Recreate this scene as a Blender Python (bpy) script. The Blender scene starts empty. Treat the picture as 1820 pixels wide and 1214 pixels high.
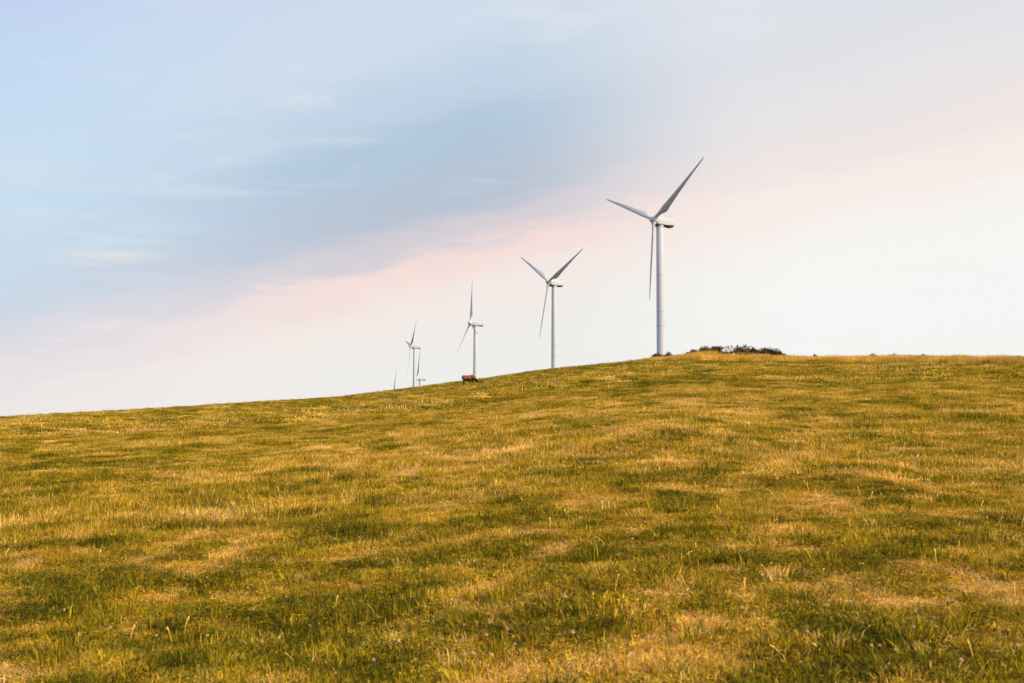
import bpy, bmesh, math, random
import numpy as np
from mathutils import Vector, Matrix

random.seed(7)
RNG = np.random.default_rng(7)
SC = bpy.context.scene
COL = SC.collection
R = math.radians

def lin(r, g, b):
    f = lambda c: (c/255/12.92) if c/255 <= .04045 else ((c/255+.055)/1.055)**2.4
    return (f(r), f(g), f(b), 1.0)

# ------------------------------------------------------------------ camera, sky, sun
FPX = 1770.0                      # focal length in pixels of the 1820 px wide photograph
HORIZON = 755.0
PITCH = math.atan((HORIZON-607)/FPX)
EYE = 1.6
cam_d = bpy.data.cameras.new('camera')
cam = bpy.data.objects.new('camera', cam_d)
COL.objects.link(cam)
cam.location = (0, 0, EYE)
cam.rotation_euler = (math.pi/2+PITCH, 0, 0)
cam_d.sensor_width = 36
cam_d.lens = FPX/1820*36
cam_d.clip_start = 0.05
cam_d.clip_end = 20000
cam_d.dof.use_dof = True
cam_d.dof.focus_distance = 60
cam_d.dof.aperture_fstop = 4.5
SC.camera = cam
SC.view_settings.view_transform = 'Standard'
SC.view_settings.look = 'None'
SC.view_settings.gamma = 1
SC.view_settings.exposure = 0
SC.view_settings.use_curve_mapping = False

def ray(px, py):
    fw = Vector((0, math.cos(PITCH), math.sin(PITCH)))
    up = Vector((0, -math.sin(PITCH), math.cos(PITCH)))
    v = fw + Vector((1, 0, 0))*((px-910)/FPX) + up*((607-py)/FPX)
    return v

SUN_DIR = Vector((0.84, -0.54, 0)).normalized()
SUN_EL = R(36)
sd = SUN_DIR*math.cos(SUN_EL) + Vector((0, 0, math.sin(SUN_EL)))
sun_d = bpy.data.lights.new('sun', 'SUN')
sun_d.energy = 4.8
sun_d.angle = R(2.5)
sun_d.color = (1.0, .86, .68)
sun = bpy.data.objects.new('sun', sun_d)
COL.objects.link(sun)
sun.rotation_euler = (-sd).to_track_quat('-Z', 'Y').to_euler()
sun.location = (60, -40, 60)

world = bpy.data.worlds.new('World')
SC.world = world
world.use_nodes = True
def build_world():
    nt = world.node_tree
    N, L = nt.nodes, nt.links
    N.clear()
    out = N.new('ShaderNodeOutputWorld')
    sky = N.new('ShaderNodeTexSky')
    sky.sky_type = 'NISHITA'
    sky.sun_disc = False
    sky.sun_elevation = SUN_EL
    sky.sun_rotation = math.atan2(SUN_DIR.x, SUN_DIR.y)
    sky.dust_density = 1.5
    b1 = N.new('ShaderNodeBackground'); b1.inputs['Strength'].default_value = .1
    L.new(sky.outputs[0], b1.inputs['Color'])
    tc = N.new('ShaderNodeTexCoord')
    # plane of the cloud bank's edge across the sky
    a = ray(300, 558).normalized(); b = ray(1250, 308).normalized()
    n = a.cross(b).normalized()
    if n.z < 0: n = -n
    t = (b-a).normalized()
    def dot(v):
        d = N.new('ShaderNodeVectorMath'); d.operation = 'DOT_PRODUCT'
        L.new(tc.outputs['Generated'], d.inputs[0]); d.inputs[1].default_value = v
        return d.outputs['Value']
    def m(op, x, y=None, z=None):
        q = N.new('ShaderNodeMath'); q.operation = op
        for i, w in enumerate((x, y, z)):
            if w is None: continue
            if isinstance(w, (int, float)): q.inputs[i].default_value = w
            else: L.new(w, q.inputs[i])
        return q.outputs[0]
    s = dot(n); u = dot(t); w = dot(n.cross(t))
    def noise(ku, ks, scale, detail, rough=.55, off=0.0):
        c = N.new('ShaderNodeCombineXYZ')
        L.new(m('MULTIPLY', u, ku), c.inputs[0]); L.new(m('MULTIPLY', s, ks), c.inputs[1])
        L.new(m('ADD', m('MULTIPLY', w, ku), off), c.inputs[2])
        q = N.new('ShaderNodeTexNoise'); q.inputs['Scale'].default_value = scale
        q.inputs['Detail'].default_value = detail; q.inputs['Roughness'].default_value = rough
        q.inputs['Distortion'].default_value = .3
        L.new(c.outputs[0], q.inputs['Vector'])
        return m('SUBTRACT', q.outputs[0], .5)
    n1 = noise(1.0, 2.6, 3.0, 3)
    n2 = noise(1.4, 7.0, 6.0, 6, .6, 3.3)
    # level streaks, following the horizon
    cs = N.new('ShaderNodeCombineXYZ'); sx = N.new('ShaderNodeSeparateXYZ'); L.new(tc.outputs['Generated'], sx.inputs[0])
    L.new(m('MULTIPLY', sx.outputs[0], 1.3), cs.inputs[0]); L.new(m('MULTIPLY', sx.outputs[1], 1.3), cs.inputs[1]); L.new(m('MULTIPLY', sx.outputs[2], 11.0), cs.inputs[2])
    q3 = N.new('ShaderNodeTexNoise'); q3.inputs['Scale'].default_value = 3.4; q3.inputs['Detail'].default_value = 7; q3.inputs['Roughness'].default_value = .6; q3.inputs['Distortion'].default_value = .5
    L.new(cs.outputs[0], q3.inputs['Vector']); n3 = m('SUBTRACT', q3.outputs[0], .5)
    sw = m('ADD', s, m('MULTIPLY', n1, .05))
    sw = m('ADD', sw, m('MULTIPLY', n2, .036))
    sw = m('ADD', sw, m('MULTIPLY', n3, .045))
    def ramp(stops):
        r = N.new('ShaderNodeValToRGB')
        r.color_ramp.interpolation = 'EASE'
        while len(r.color_ramp.elements) < len(stops): r.color_ramp.elements.new(.5)
        for e, (p, c) in zip(r.color_ramp.elements, stops):
            e.position = (p+.5)          # s from -.5 to +.5
            e.color = lin(*c)
        L.new(m('ADD', sw, .5), r.inputs[0])
        return r.outputs[0]
    left = ramp([(-.3, (247, 243, 239)), (-.085, (244, 241, 239)), (-.05, (243, 237, 236)), (-.022, (237, 229, 232)), (.005, (222, 221, 229)),
                 (.04, (206, 216, 231)), (.09, (202, 222, 238)), (.15, (205, 226, 243)), (.24, (199, 222, 247)), (.33, (197, 209, 245))])
    mid = ramp([(-.3, (247, 246, 242)), (-.12, (242, 241, 238)), (-.06, (249, 238, 231)), (-.022, (252, 226, 219)), (.0, (218, 210, 216)),
                (.035, (189, 199, 214)), (.09, (182, 203, 222)), (.14, (197, 216, 233)), (.2, (213, 226, 240)), (.33, (204, 218, 243))])
    right = ramp([(-.3, (248, 247, 244)), (-.17, (251, 251, 248)), (-.1, (253, 250, 246)), (-.045, (255, 241, 234)), (-.01, (245, 234, 231)),
                  (.04, (237, 233, 234)), (.09, (229, 230, 236)), (.15, (228, 232, 240)), (.22, (220, 228, 241)), (.33, (204, 218, 243))])
    def mix(f, x, y):
        q = N.new('ShaderNodeMix'); q.data_type = 'RGBA'
        L.new(f, q.inputs[0]); L.new(x, q.inputs[6]); L.new(y, q.inputs[7])
        return q.outputs[2]
    def rng(v, lo, hi):
        q = N.new('ShaderNodeMapRange'); q.interpolation_type = 'SMOOTHSTEP'
        L.new(v, q.inputs[0]); q.inputs[1].default_value = lo; q.inputs[2].default_value = hi
        return q.outputs[0]
    U = lambda px, py: ray(px, py).normalized().dot(t)
    c1 = mix(rng(u, U(20, 500), U(720, 420)), left, mid)
    c2 = mix(rng(u, U(880, 340), U(1380, 240)), c1, right)
    # thin lighter veil streaks
    veil = N.new('ShaderNodeMix'); veil.data_type = 'RGBA'
    vf = m('MULTIPLY', rng(m('ADD', m('MULTIPLY', n2, .35), m('MULTIPLY', n3, 1.1)), .0, .28), .27)
    L.new(vf, veil.inputs[0]); L.new(c2, veil.inputs[6]); veil.inputs[7].default_value = lin(244, 240, 238)
    # one warm wisp low in the bank
    wd = ray(195, 455).normalized()
    wd_t = Vector((1, 0, 0)); wd_n = wd.cross(wd_t).normalized()
    if wd_n.z < 0: wd_n = -wd_n
    du = m('DIVIDE', m('SUBTRACT', dot(wd_t), wd.dot(wd_t)), .045)
    dv = m('DIVIDE', m('ADD', m('SUBTRACT', dot(wd_n), wd.dot(wd_n)), m('MULTIPLY', n3, .03)), .0065)
    front = m('GREATER_THAN', dot(wd), .5)
    g = m('EXPONENT', m('MULTIPLY', m('ADD', m('MULTIPLY', du, du), m('MULTIPLY', dv, dv)), -1.0))
    g = m('MULTIPLY', m('MULTIPLY', g, front), m('ADD', .45, m('MULTIPLY', n3, 1.8)))
    wisp = N.new('ShaderNodeMix'); wisp.data_type = 'RGBA'
    L.new(g, wisp.inputs[0]); L.new(veil.outputs[2], wisp.inputs[6]); wisp.inputs[7].default_value = lin(250, 240, 222)
    b2 = N.new('ShaderNodeBackground'); b2.inputs['Strength'].default_value = 1.0
    L.new(wisp.outputs[2], b2.inputs['Color'])
    ms = N.new('ShaderNodeMixShader'); ms.inputs[0].default_value = .93
    L.new(b1.outputs[0], ms.inputs[1]); L.new(b2.outputs[0], ms.inputs[2])
    L.new(ms.outputs[0], out.inputs['Surface'])
build_world()

# ------------------------------------------------------------------ helpers
def tag(o, label=None, cat=None, group=None, kind=None):
    if label: o['label'] = label
    if cat: o['category'] = cat
    if group: o['group'] = group
    if kind: o['kind'] = kind
    return o

def obj(name, mesh, mat=None, parent=None):
    o = bpy.data.objects.new(name, mesh)
    COL.objects.link(o)
    if mat is not None and not mesh.materials: mesh.materials.append(mat)
    if parent is not None: o.parent = parent
    return o

def mesh_from(name, verts, faces, smooth=False):
    me = bpy.data.meshes.new(name)
    me.from_pydata(verts, [], faces)
    if smooth: me.polygons.foreach_set('use_smooth', [True]*len(me.polygons))
    me.update()
    return me

def fast_mesh(name, V, tris, attrs=None, smooth=False):
    """V (n,3), tris (m,3) numpy arrays."""
    me = bpy.data.meshes.new(name)
    me.vertices.add(len(V)); me.vertices.foreach_set('co', np.ascontiguousarray(V, dtype=np.float32).ravel())
    k = tris.shape[1]
    me.loops.add(tris.size); me.loops.foreach_set('vertex_index', np.ascontiguousarray(tris, dtype=np.int32).ravel())
    me.polygons.add(len(tris)); me.polygons.foreach_set('loop_start', np.arange(0, tris.size, k, dtype=np.int32))
    me.polygons.foreach_set('use_smooth', np.full(len(tris), smooth))
    for nm, arr in (attrs or {}).items():
        a = me.attributes.new(nm, 'FLOAT', 'POINT'); a.data.foreach_set('value', np.ascontiguousarray(arr, dtype=np.float32))
    me.update(calc_edges=True); me.validate()
    return me

_perm = np.random.default_rng(3).random((256, 256))
def vnoise(x, y):
    xi = np.floor(x).astype(int); yi = np.floor(y).astype(int)
    fx = x-xi; fy = y-yi
    fx = fx*fx*(3-2*fx); fy = fy*fy*(3-2*fy)
    g = lambda i, j: _perm[i & 255, j & 255]
    return (g(xi, yi)*(1-fx)+g(xi+1, yi)*fx)*(1-fy)+(g(xi, yi+1)*(1-fx)+g(xi+1, yi+1)*fx)*fy
def fbm(x, y, scale, octv=4, gain=.5, off=0.0):
    r = 0; a = 1; t = 0
    for k in range(octv):
        c, s_ = math.cos(k*1.1+.4), math.sin(k*1.1+.4)
        X = (x*c-y*s_)/scale+off+k*17.3; Y = (x*s_+y*c)/scale+off*1.7+k*9.1
        r = r+a*vnoise(X, Y); t += a; a *= gain; scale /= 2
    return r/t-.5                                             # about -.5 .. .5

def sstep(x, a, b):
    t = np.clip((x-a)/(b-a), 0, 1)
    return t*t*(3-2*t)

# ------------------------------------------------------------------ terrain height
# hill crest seen from the camera: photo column, photo row, crest distance in metres
CREST = np.array([(-900, 775, 110), (-300, 757, 115), (0, 744, 130), (150, 735.5, 140), (300, 727, 150), (461, 716, 165), (600, 707.5, 180),
                  (690, 696.5, 200), (750, 689, 210), (790, 683.2, 218), (835, 677.7, 220), (880, 672.2, 215), (940, 662.5, 205), (978, 657.5, 195),
                  (1060, 650, 180), (1120, 644.5, 165), (1165, 641, 150), (1210, 641, 140), (1300, 643, 135), (1400, 645, 132),
                  (1490, 647, 130), (1573, 645, 130), (1650, 645.5, 130), (1746, 648, 128), (1820, 649, 125), (2200, 656, 120), (3000, 690, 110)], float)
_rx = (CREST[:, 0]-910)/FPX
_az = np.arctan2(_rx, math.cos(PITCH)-math.sin(PITCH)*(607-CREST[:, 1])/FPX)
_e = np.array([ray(a, b).z/math.hypot(ray(a, b).x, ray(a, b).y) for a, b, _ in CREST])
TURB = {   # rotor fits: hub px, distance, yaw psi, rotor angle
    1: dict(hub=(1162, 390.5), D=282.3, psi=56.6, al=54.7, base=11.0, over=2.2),
    2: dict(hub=(975, 500.5), D=408.2, psi=53.2, al=303.0, base=11.5),
    3: dict(hub=(836, 574), D=536.9, psi=72.7, al=110.8, base=7.5),
    4: dict(hub=(730, 615.5), D=711.5, psi=74.5, al=43.5, base=8.0),
    5: dict(hub=(741, 672.5), D=800.0, psi=74.0, al=7.0, base=-11.0),
    6: dict(hub=(698, 709), D=800.0, psi=74.0, al=10.0, base=-27.0)}
for t in TURB.values():
    r_ = ray(*t['hub']); r_ = r_/math.hypot(r_.x, r_.y)*t['D']
    t['hubpos'] = Vector((r_.x, r_.y, r_.z+EYE))
    t['base'] += EYE
def ground_z(x, y, fine=True):
    x = np.asarray(x, float); y = np.asarray(y, float)
    d = np.hypot(x, y)+1e-6; az = np.arctan2(x, y)
    azc = np.clip(az, _az[0], _az[-1])
    front = sstep(np.abs(az), 2.6, 1.2)
    ec = np.interp(azc, _az, _e); dc = np.interp(azc, _az, CREST[:, 2])
    # soften the interpolation kinks a little
    for o in (-.012, .012):
        ec = ec+np.interp(np.clip(azc+o, _az[0], _az[-1]), _az, _e); dc = dc+np.interp(np.clip(azc+o, _az[0], _az[-1]), _az, CREST[:, 2])
    ec /= 3; dc /= 3
    h = EYE; d0 = .55*dc; c = h/((dc-d0)*(dc+d0))
    s = ec+h/dc+c*(dc-d0)**2/dc
    s = s*front-.03*(1-front)
    z = s*d-c*np.maximum(0, d-d0)**2
    # swale in front of the cow
    azk = math.atan2(-75/FPX, 1)
    z = z-.42*np.exp(-((az-azk)/.1)**2-((d-122)/38)**2)
    # scrub mound on the crest
    mz = math.atan2((1312-910)/FPX, 1)
    z = z+.8*np.exp(-((az-mz)/.044)**4-((d-139)/6)**2)
    # broad undulation
    k = sstep(d, 3, 25)
    z = z+fbm(x, y, 14, 2)*.35*sstep(d, 8, 40)*(1-.95*sstep(d, 60, 110))
    z = z+fbm(x, y, 4.0, 2, off=5)*.2*(.3+.7*k)*(1-.6*sstep(d, 60, 110))
    if fine:
        z = z+fbm(x, y, 1.1, 2, off=9)*.10
        z = z+np.maximum(0, fbm(x, y, .5, 1, off=3))*.05
    # land beyond the crest
    wsum = np.full(d.shape, .02); zz = np.full(d.shape, -.02*14.0)
    for t in TURB.values():
        wgt = np.exp(-((x-t['hubpos'].x)**2+(y-t['hubpos'].y)**2)/(2*70.0**2))
        wsum = wsum+wgt; zz = zz+wgt*t['base']
    far = np.minimum(zz/wsum, EYE+(ec-.014)*d)
    f = sstep(d, 1.25*dc, 1.9*dc)
    f = np.where(front < .999, np.maximum(f, sstep(d, 200, 400)), f)
    z = z*(1-f)+far*f
    return z-30*sstep(d, 1200, 3500)

def gz(x, y): return float(ground_z(np.array([x]), np.array([y]))[0])
def ground_at(px, py, dmin=3.0):
    """first point of the ground along the sight line of a photo pixel"""
    v = ray(px, py); k = math.hypot(v.x, v.y); v = v/k
    ds = np.exp(np.linspace(math.log(dmin), math.log(400), 5000))
    z = ground_z(v.x*ds, v.y*ds)
    hit = np.nonzero(z > EYE+v.z*ds)[0]
    d = ds[hit[0]] if len(hit) else 140.0
    return Vector((v.x*d, v.y*d, gz(v.x*d, v.y*d)))

# ---- colour fields shared by the ground sheet and the grass
def dryness(x, y):
    d = np.hypot(x, y)
    nf = sstep(d, 6, 22)
    wx = x+fbm(x, y, 1.0, 2, off=55)*1.2; wy = y+fbm(x, y, 1.0, 2, off=66)*1.2
    v = .44+fbm(x, y, 10.0, 2, off=21)*.30+fbm(wx, wy, 2.4, 4, .62, off=2)*(.34+.34*nf)+fbm(wx, wy, .62, 3, .65, off=31)*(1.0+.1*nf)+fbm(x, y, .2, 2, off=8)*(.8-.3*nf)
    hole = np.maximum(0, fbm(wx, wy, .8, 3, .6, off=91)-.15)
    v = v-hole*(1.4+1.0*nf)
    v = v-.06*sstep(d, 9, 5)+.05*np.exp(-((d-17)/9)**2)
    az = np.arctan2(x, y)
    v = v-.13*sstep(d, 55, 100)*np.exp(-((az-.12)/.5)**2)
    return np.clip(v, 0, 1)

# ------------------------------------------------------------------ materials
def new_mat(name):
    m = bpy.data.materials.new(name); m.use_nodes = True
    nt = m.node_tree; nt.nodes.clear()
    return m, nt.nodes, nt.links, nt.nodes.new('ShaderNodeOutputMaterial')

def paint(name, col, rough=.5, var=.06, scale=.6, grime=None, bump=0):
    m, N, L, out = new_mat(name)
    b = N.new('ShaderNodeBsdfPrincipled'); b.inputs['Roughness'].default_value = rough
    tc = N.new('ShaderNodeTexCoord')
    nz = N.new('ShaderNodeTexNoise'); nz.inputs['Scale'].default_value = scale; nz.inputs['Detail'].default_value = 6
    mp = N.new('ShaderNodeMapping'); mp.inputs['Scale'].default_value = (1, 1, .25)
    L.new(tc.outputs['Object'], mp.inputs[0]); L.new(mp.outputs[0], nz.inputs['Vector'])
    r = N.new('ShaderNodeValToRGB')
    g = grime or tuple(c*(1-3*var) for c in col)
    r.color_ramp.elements[0].position = .3; r.color_ramp.elements[0].color = (*g, 1)
    r.color_ramp.elements[1].position = .6; r.color_ramp.elements[1].color = (*col, 1)
    L.new(nz.outputs[0], r.inputs[0]); L.new(r.outputs[0], b.inputs['Base Color'])
    if bump:
        bp = N.new('ShaderNodeBump'); bp.inputs['Strength'].default_value = bump; bp.inputs['Distance'].default_value = .05
        L.new(nz.outputs[0], bp.inputs['Height']); L.new(bp.outputs[0], b.inputs['Normal'])
    L.new(b.outputs[0], out.inputs['Surface'])
    return m

GRASS_STOPS = [(0.0, (.070, .066, .005)), (.20, (.20, .172, .006)), (.40, (.41, .30, .008)), (.60, (.58, .33, .015)), (.80, (.72, .41, .055)), (1.0, (.86, .58, .20))]
def grass_material(name, instanced=True, bright=1.0):
    m, N, L, out = new_mat(name)
    def A(nm, typ):
        a = N.new('ShaderNodeAttribute'); a.attribute_name = nm; a.attribute_type = typ; return a.outputs['Fac']
    def mm(op, x, y):
        q = N.new('ShaderNodeMath'); q.operation = op
        for i, w in enumerate((x, y)):
            if isinstance(w, (int, float)): q.inputs[i].default_value = w
            else: L.new(w, q.inputs[i])
        return q.outputs[0]
    dry = A('dry', 'INSTANCER') if instanced else A('dry', 'GEOMETRY')
    tone = A('tone', 'INSTANCER') if instanced else None
    rnd = A('rnd', 'GEOMETRY')
    f = mm('ADD', dry, mm('MULTIPLY', mm('SUBTRACT', rnd, .5), .72))
    r = N.new('ShaderNodeValToRGB')
    while len(r.color_ramp.elements) < len(GRASS_STOPS): r.color_ramp.elements.new(.5)
    for e, (p, c) in zip(r.color_ramp.elements, GRASS_STOPS): e.position = p; e.color = (*c, 1)
    L.new(f, r.inputs[0])
    hs = N.new('ShaderNodeHueSaturation')
    L.new(r.outputs[0], hs.inputs['Color'])
    fr = mm('FRACT', mm('MULTIPLY', rnd, 37.7), 0)
    val = mm('ADD', .50*bright, mm('MULTIPLY', fr, 1.30*bright))
    if tone is not None: val = mm('MULTIPLY', val, tone)
    L.new(val, hs.inputs['Value'])
    L.new(mm('ADD', .485, mm('MULTIPLY', mm('FRACT', mm('MULTIPLY', rnd, 91.3), 0), .03)), hs.inputs['Hue'])
    d = N.new('ShaderNodeBsdfDiffuse'); t = N.new('ShaderNodeBsdfTranslucent')
    g = N.new('ShaderNodeBsdfGlossy'); g.inputs['Roughness'].default_value = .55
    L.new(hs.outputs[0], d.inputs[0]); L.new(hs.outputs[0], t.inputs[0])
    x1 = N.new('ShaderNodeMixShader'); x1.inputs[0].default_value = .38
    L.new(d.outputs[0], x1.inputs[1]); L.new(t.outputs[0], x1.inputs[2])
    x2 = N.new('ShaderNodeMixShader'); x2.inputs[0].default_value = .01
    L.new(x1.outputs[0], x2.inputs[1]); L.new(g.outputs[0], x2.inputs[2])
    L.new(x2.outputs[0], out.inputs['Surface'])
    return m

def soil_material():
    m, N, L, out = new_mat('meadow_ground')
    a = N.new('ShaderNodeAttribute'); a.attribute_name = 'dry'
    g = N.new('ShaderNodeNewGeometry')
    nz = N.new('ShaderNodeTexNoise'); nz.inputs['Scale'].default_value = 6; nz.inputs['Detail'].default_value = 8; nz.inputs['Roughness'].default_value = .7
    L.new(g.outputs['Position'], nz.inputs['Vector'])
    ad = N.new('ShaderNodeMath'); ad.operation = 'MULTIPLY_ADD'; ad.inputs[1].default_value = .6; ad.inputs[2].default_value = -.34
    L.new(nz.outputs[0], ad.inputs[0])
    s = N.new('ShaderNodeMath'); s.operation = 'ADD'; L.new(a.outputs['Fac'], s.inputs[0]); L.new(ad.outputs[0], s.inputs[1])
    r = N.new('ShaderNodeValToRGB')
    st = [(0, (.030, .030, .006)), (.3, (.10, .080, .010)), (.55, (.20, .12, .018)), (.8, (.32, .19, .045)), (1, (.42, .27, .11))]
    while len(r.color_ramp.elements) < len(st): r.color_ramp.elements.new(.5)
    for e, (p, c) in zip(r.color_ramp.elements, st): e.position = p; e.color = (*c, 1)
    L.new(s.outputs[0], r.inputs[0])
    b = N.new('ShaderNodeBsdfPrincipled'); b.inputs['Roughness'].default_value = 1; b.inputs['Specular IOR Level'].default_value = .1
    L.new(r.outputs[0], b.inputs['Base Color'])
    bp = N.new('ShaderNodeBump'); bp.inputs['Strength'].default_value = .8; bp.inputs['Distance'].default_value = .03
    L.new(nz.outputs[0], bp.inputs['Height']); L.new(bp.outputs[0], b.inputs['Normal'])
    L.new(b.outputs[0], out.inputs['Surface'])
    return m

M_GROUND = soil_material()
M_GRASS = grass_material('meadow_grass')
M_TUFT = grass_material('tussock_grass', instanced=False)
M_TOWER = paint('tower_paint', (.60, .61, .635), .45, .03, .35)
M_SEAM = paint('flange_grey', (.42, .43, .45), .5, .05, 2)
M_NAC = paint('nacelle_paint', (.57, .565, .56), .4, .04, .5)
M_BELLY = paint('nacelle_underside_shade', (.06, .052, .045), .7, .1, 1)  # same paint as the housing, its shade put into a dark colour
M_BLADE = paint('blade_gelcoat', (.50, .515, .53), .35, .04, .4)
M_HUB = paint('hub_paint', (.66, .66, .67), .4, .05, .8)

# ------------------------------------------------------------------ hill
def build_ground():
    azf = np.linspace(-R(42), R(42), 400)
    azr = np.linspace(R(42), 2*math.pi-R(42), 90)[1:-1]
    az = np.concatenate([azf, azr])
    d = np.concatenate([np.linspace(.6, 2.2, 14)[:-1], np.exp(np.linspace(math.log(2.2), math.log(320), 620)), np.exp(np.linspace(math.log(330), math.log(9000), 50))])
    D, A = np.meshgrid(d, az, indexing='ij')
    X = D*np.sin(A); Y = D*np.cos(A)
    Z = ground_z(X, Y)
    na = len(az); nd = len(d)
    V = np.stack([X, Y, Z], -1).reshape(-1, 3)
    V = np.vstack([V, [[0, 0, gz(.01, .01)]]])
    i = np.arange(nd-1)[:, None]*na; j = np.arange(na)[None, :]; jn = (j+1) % na
    a = i+j; b = i+jn
    Q = np.stack([a, b, b+na, a+na], -1).reshape(-1, 4)
    T = np.concatenate([Q[:, [0, 2, 1]], Q[:, [0, 3, 2]]])
    cap = np.stack([np.full(na, nd*na), np.arange(na), (np.arange(na)+1) % na], -1)[:, [0, 2, 1]]
    T = np.vstack([T, cap])
    me = fast_mesh('hill', V, T, {'dry': np.append(dryness(X, Y).ravel(), .4)}, smooth=True)
    return tag(obj('hillside', me, M_GROUND), kind='structure', label='grassy hillside meadow rising to the right')
build_ground()

# ------------------------------------------------------------------ wind turbines
def loft(sections, cap=True):
    """sections: list of equal-length point loops"""
    n = len(sections[0]); V = [p for s in sections for p in s]; F = []
    for k in range(len(sections)-1):
        for i in range(n):
            j = (i+1) % n
            F.append((k*n+i, k*n+j, (k+1)*n+j, (k+1)*n+i))
    if cap:
        F.append(tuple(range(n))[::-1]); F.append(tuple((len(sections)-1)*n+i for i in range(n)))
    return V, F
def circle(r, z, n=32, axis='z', off=(0, 0)):
    P = []
    for i in range(n):
        a = 2*math.pi*i/n
        if axis == 'z': P.append((off[0]+r*math.cos(a), off[1]+r*math.sin(a), z))
        else: P.append((z, off[0]+r*math.cos(a), off[1]+r*math.sin(a)))
    return P
def shade(me, angle=40):
    me.polygons.foreach_set('use_smooth', [True]*len(me.polygons))
    me.set_sharp_from_angle(angle=R(angle))
    return me
def fix_normals(me):
    bm = bmesh.new(); bm.from_mesh(me); bmesh.ops.recalc_face_normals(bm, faces=bm.faces); bm.to_mesh(me); bm.free(); return me

OVER = 2.9        # hub ahead of the tower axis
HUBZ = 47.0
def tower_mesh():
    H = HUBZ-1.35
    S = [circle(1.40-(.40)*min(1, (z+6)/(H+6))**1.1, z, 40) for z in (-6, 0, 5, 10, 16, 22, 28, 34, 40, H-.25)]
    S.append(circle(1.12, H-.25, 40)); S.append(circle(1.12, H+.15, 40))
    return fix_normals(shade(mesh_from('tower', *loft(S))))
def seam_mesh(z):
    r = 1.40-.40*((z+6)/(HUBZ+4.65))**1.1
    return fix_normals(shade(mesh_from('tower_seam', *loft([circle(r+.01, z-.06, 40), circle(r+.035, z-.05, 40), circle(r+.035, z+.05, 40), circle(r+.01, z+.06, 40)], False))))
def rbox(x, hw, zt, zb, c=.11):
    """one rounded rectangular section across x"""
    P = []
    for (sy, sz, a0) in ((1, 1, 0), (-1, 1, 90), (-1, -1, 180), (1, -1, 270)):
        cy = sy*(hw-c); cz = (zt-c) if sz > 0 else (zb+c)
        for k in range(4):
            a = R(a0+30*k); P.append((x, cy+c*math.cos(a), cz+c*math.sin(a)))
    return P
def nacelle_mesh():
    S = [rbox(1.25, .75, .80, -.70), rbox(1.05, .98, .98, -.92), rbox(.6, 1.10, 1.08, -1.02), rbox(-2.5, 1.15, 1.08, -1.02),
         rbox(-5.0, 1.12, 1.00, -.88), rbox(-5.35, 1.04, .92, -.80), rbox(-5.45, .85, .72, -.60)]
    return fix_normals(shade(mesh_from('nacelle', *loft(S)), 30))
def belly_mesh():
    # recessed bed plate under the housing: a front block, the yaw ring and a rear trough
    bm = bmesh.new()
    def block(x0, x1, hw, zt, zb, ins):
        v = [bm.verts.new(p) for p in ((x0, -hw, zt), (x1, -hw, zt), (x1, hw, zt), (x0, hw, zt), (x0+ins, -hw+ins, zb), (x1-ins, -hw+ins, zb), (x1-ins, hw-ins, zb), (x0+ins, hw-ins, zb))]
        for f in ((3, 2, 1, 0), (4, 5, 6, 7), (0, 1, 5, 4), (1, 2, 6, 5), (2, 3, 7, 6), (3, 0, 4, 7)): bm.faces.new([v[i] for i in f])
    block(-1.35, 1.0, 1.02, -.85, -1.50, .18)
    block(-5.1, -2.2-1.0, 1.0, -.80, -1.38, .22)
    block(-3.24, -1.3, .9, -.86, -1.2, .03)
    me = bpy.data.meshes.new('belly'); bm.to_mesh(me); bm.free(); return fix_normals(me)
def hub_mesh():
    S = []
    for x, r in ((-.95, .80), (-.9, .95), (-.4, 1.12), (.1, 1.15), (.55, 1.05), (.95, .82), (1.25, .50), (1.42, .22), (1.46, .03)):
        S.append(circle(r, x, 28, 'x'))
    return fix_normals(shade(mesh_from('hub', *loft(S)), 50))
def collar_mesh():
    S = [circle(.66, .7, 24), circle(.66, 1.25, 24), circle(.58, 1.27, 24), circle(.58, 1.42, 24)]
    return fix_normals(shade(mesh_from('root_collar', *loft(S)), 40))
def blade_mesh():
    """blade along +Z, tangential direction +Y (trailing edge), axis +X forward"""
    S = []
    prof = [(1, 0), (.9, .045), (.7, .09), (.45, .125), (.25, .125), (.1, .085), (.03, .045), (0, 0), (.03, -.035), (.1, -.055), (.25, -.07), (.45, -.06), (.7, -.025), (.9, -.005)]
    n = len(prof)
    for k in range(30):
        t = (k/29)**1.0; z = 1.3+(24-1.3)*t
        if t < .16:
            q = sstep(np.array(t), .02, .17).item(); ch = 1.05+(2.1-1.05)*q
        else:
            ch = 2.1+(.34-2.1)*((t-.16)/.84)**.76
        if t > .965: ch *= math.sqrt(max(.05, 1-((t-.965)/.036)**2))
        q = sstep(np.array(t), 0.0, .16).item()
        beta = R(-(36-26*min(1, t/.75)))
        pts = []
        for i, (cx, th) in enumerate(prof):
            a = 2*math.pi*i/n
            rc = .5
            circ = (rc*math.cos(a), rc*math.sin(a)*1.0)
            foil = ((cx-.28)*ch, th*ch*(1.25-.35*t))
            y = circ[0]*(1-q)+foil[0]*q; x = circ[1]*(1-q)+foil[1]*q
            Y = y*math.cos(beta)-x*math.sin(beta)*1; X = y*math.sin(beta)+x*math.cos(beta)
            X += math.tan(R(2.2))*z          # coned slightly upwind
            pts.append((X, Y, z))
        S.append(pts)
    return fix_normals(shade(mesh_from('blade', *loft(S)), 60))

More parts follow.
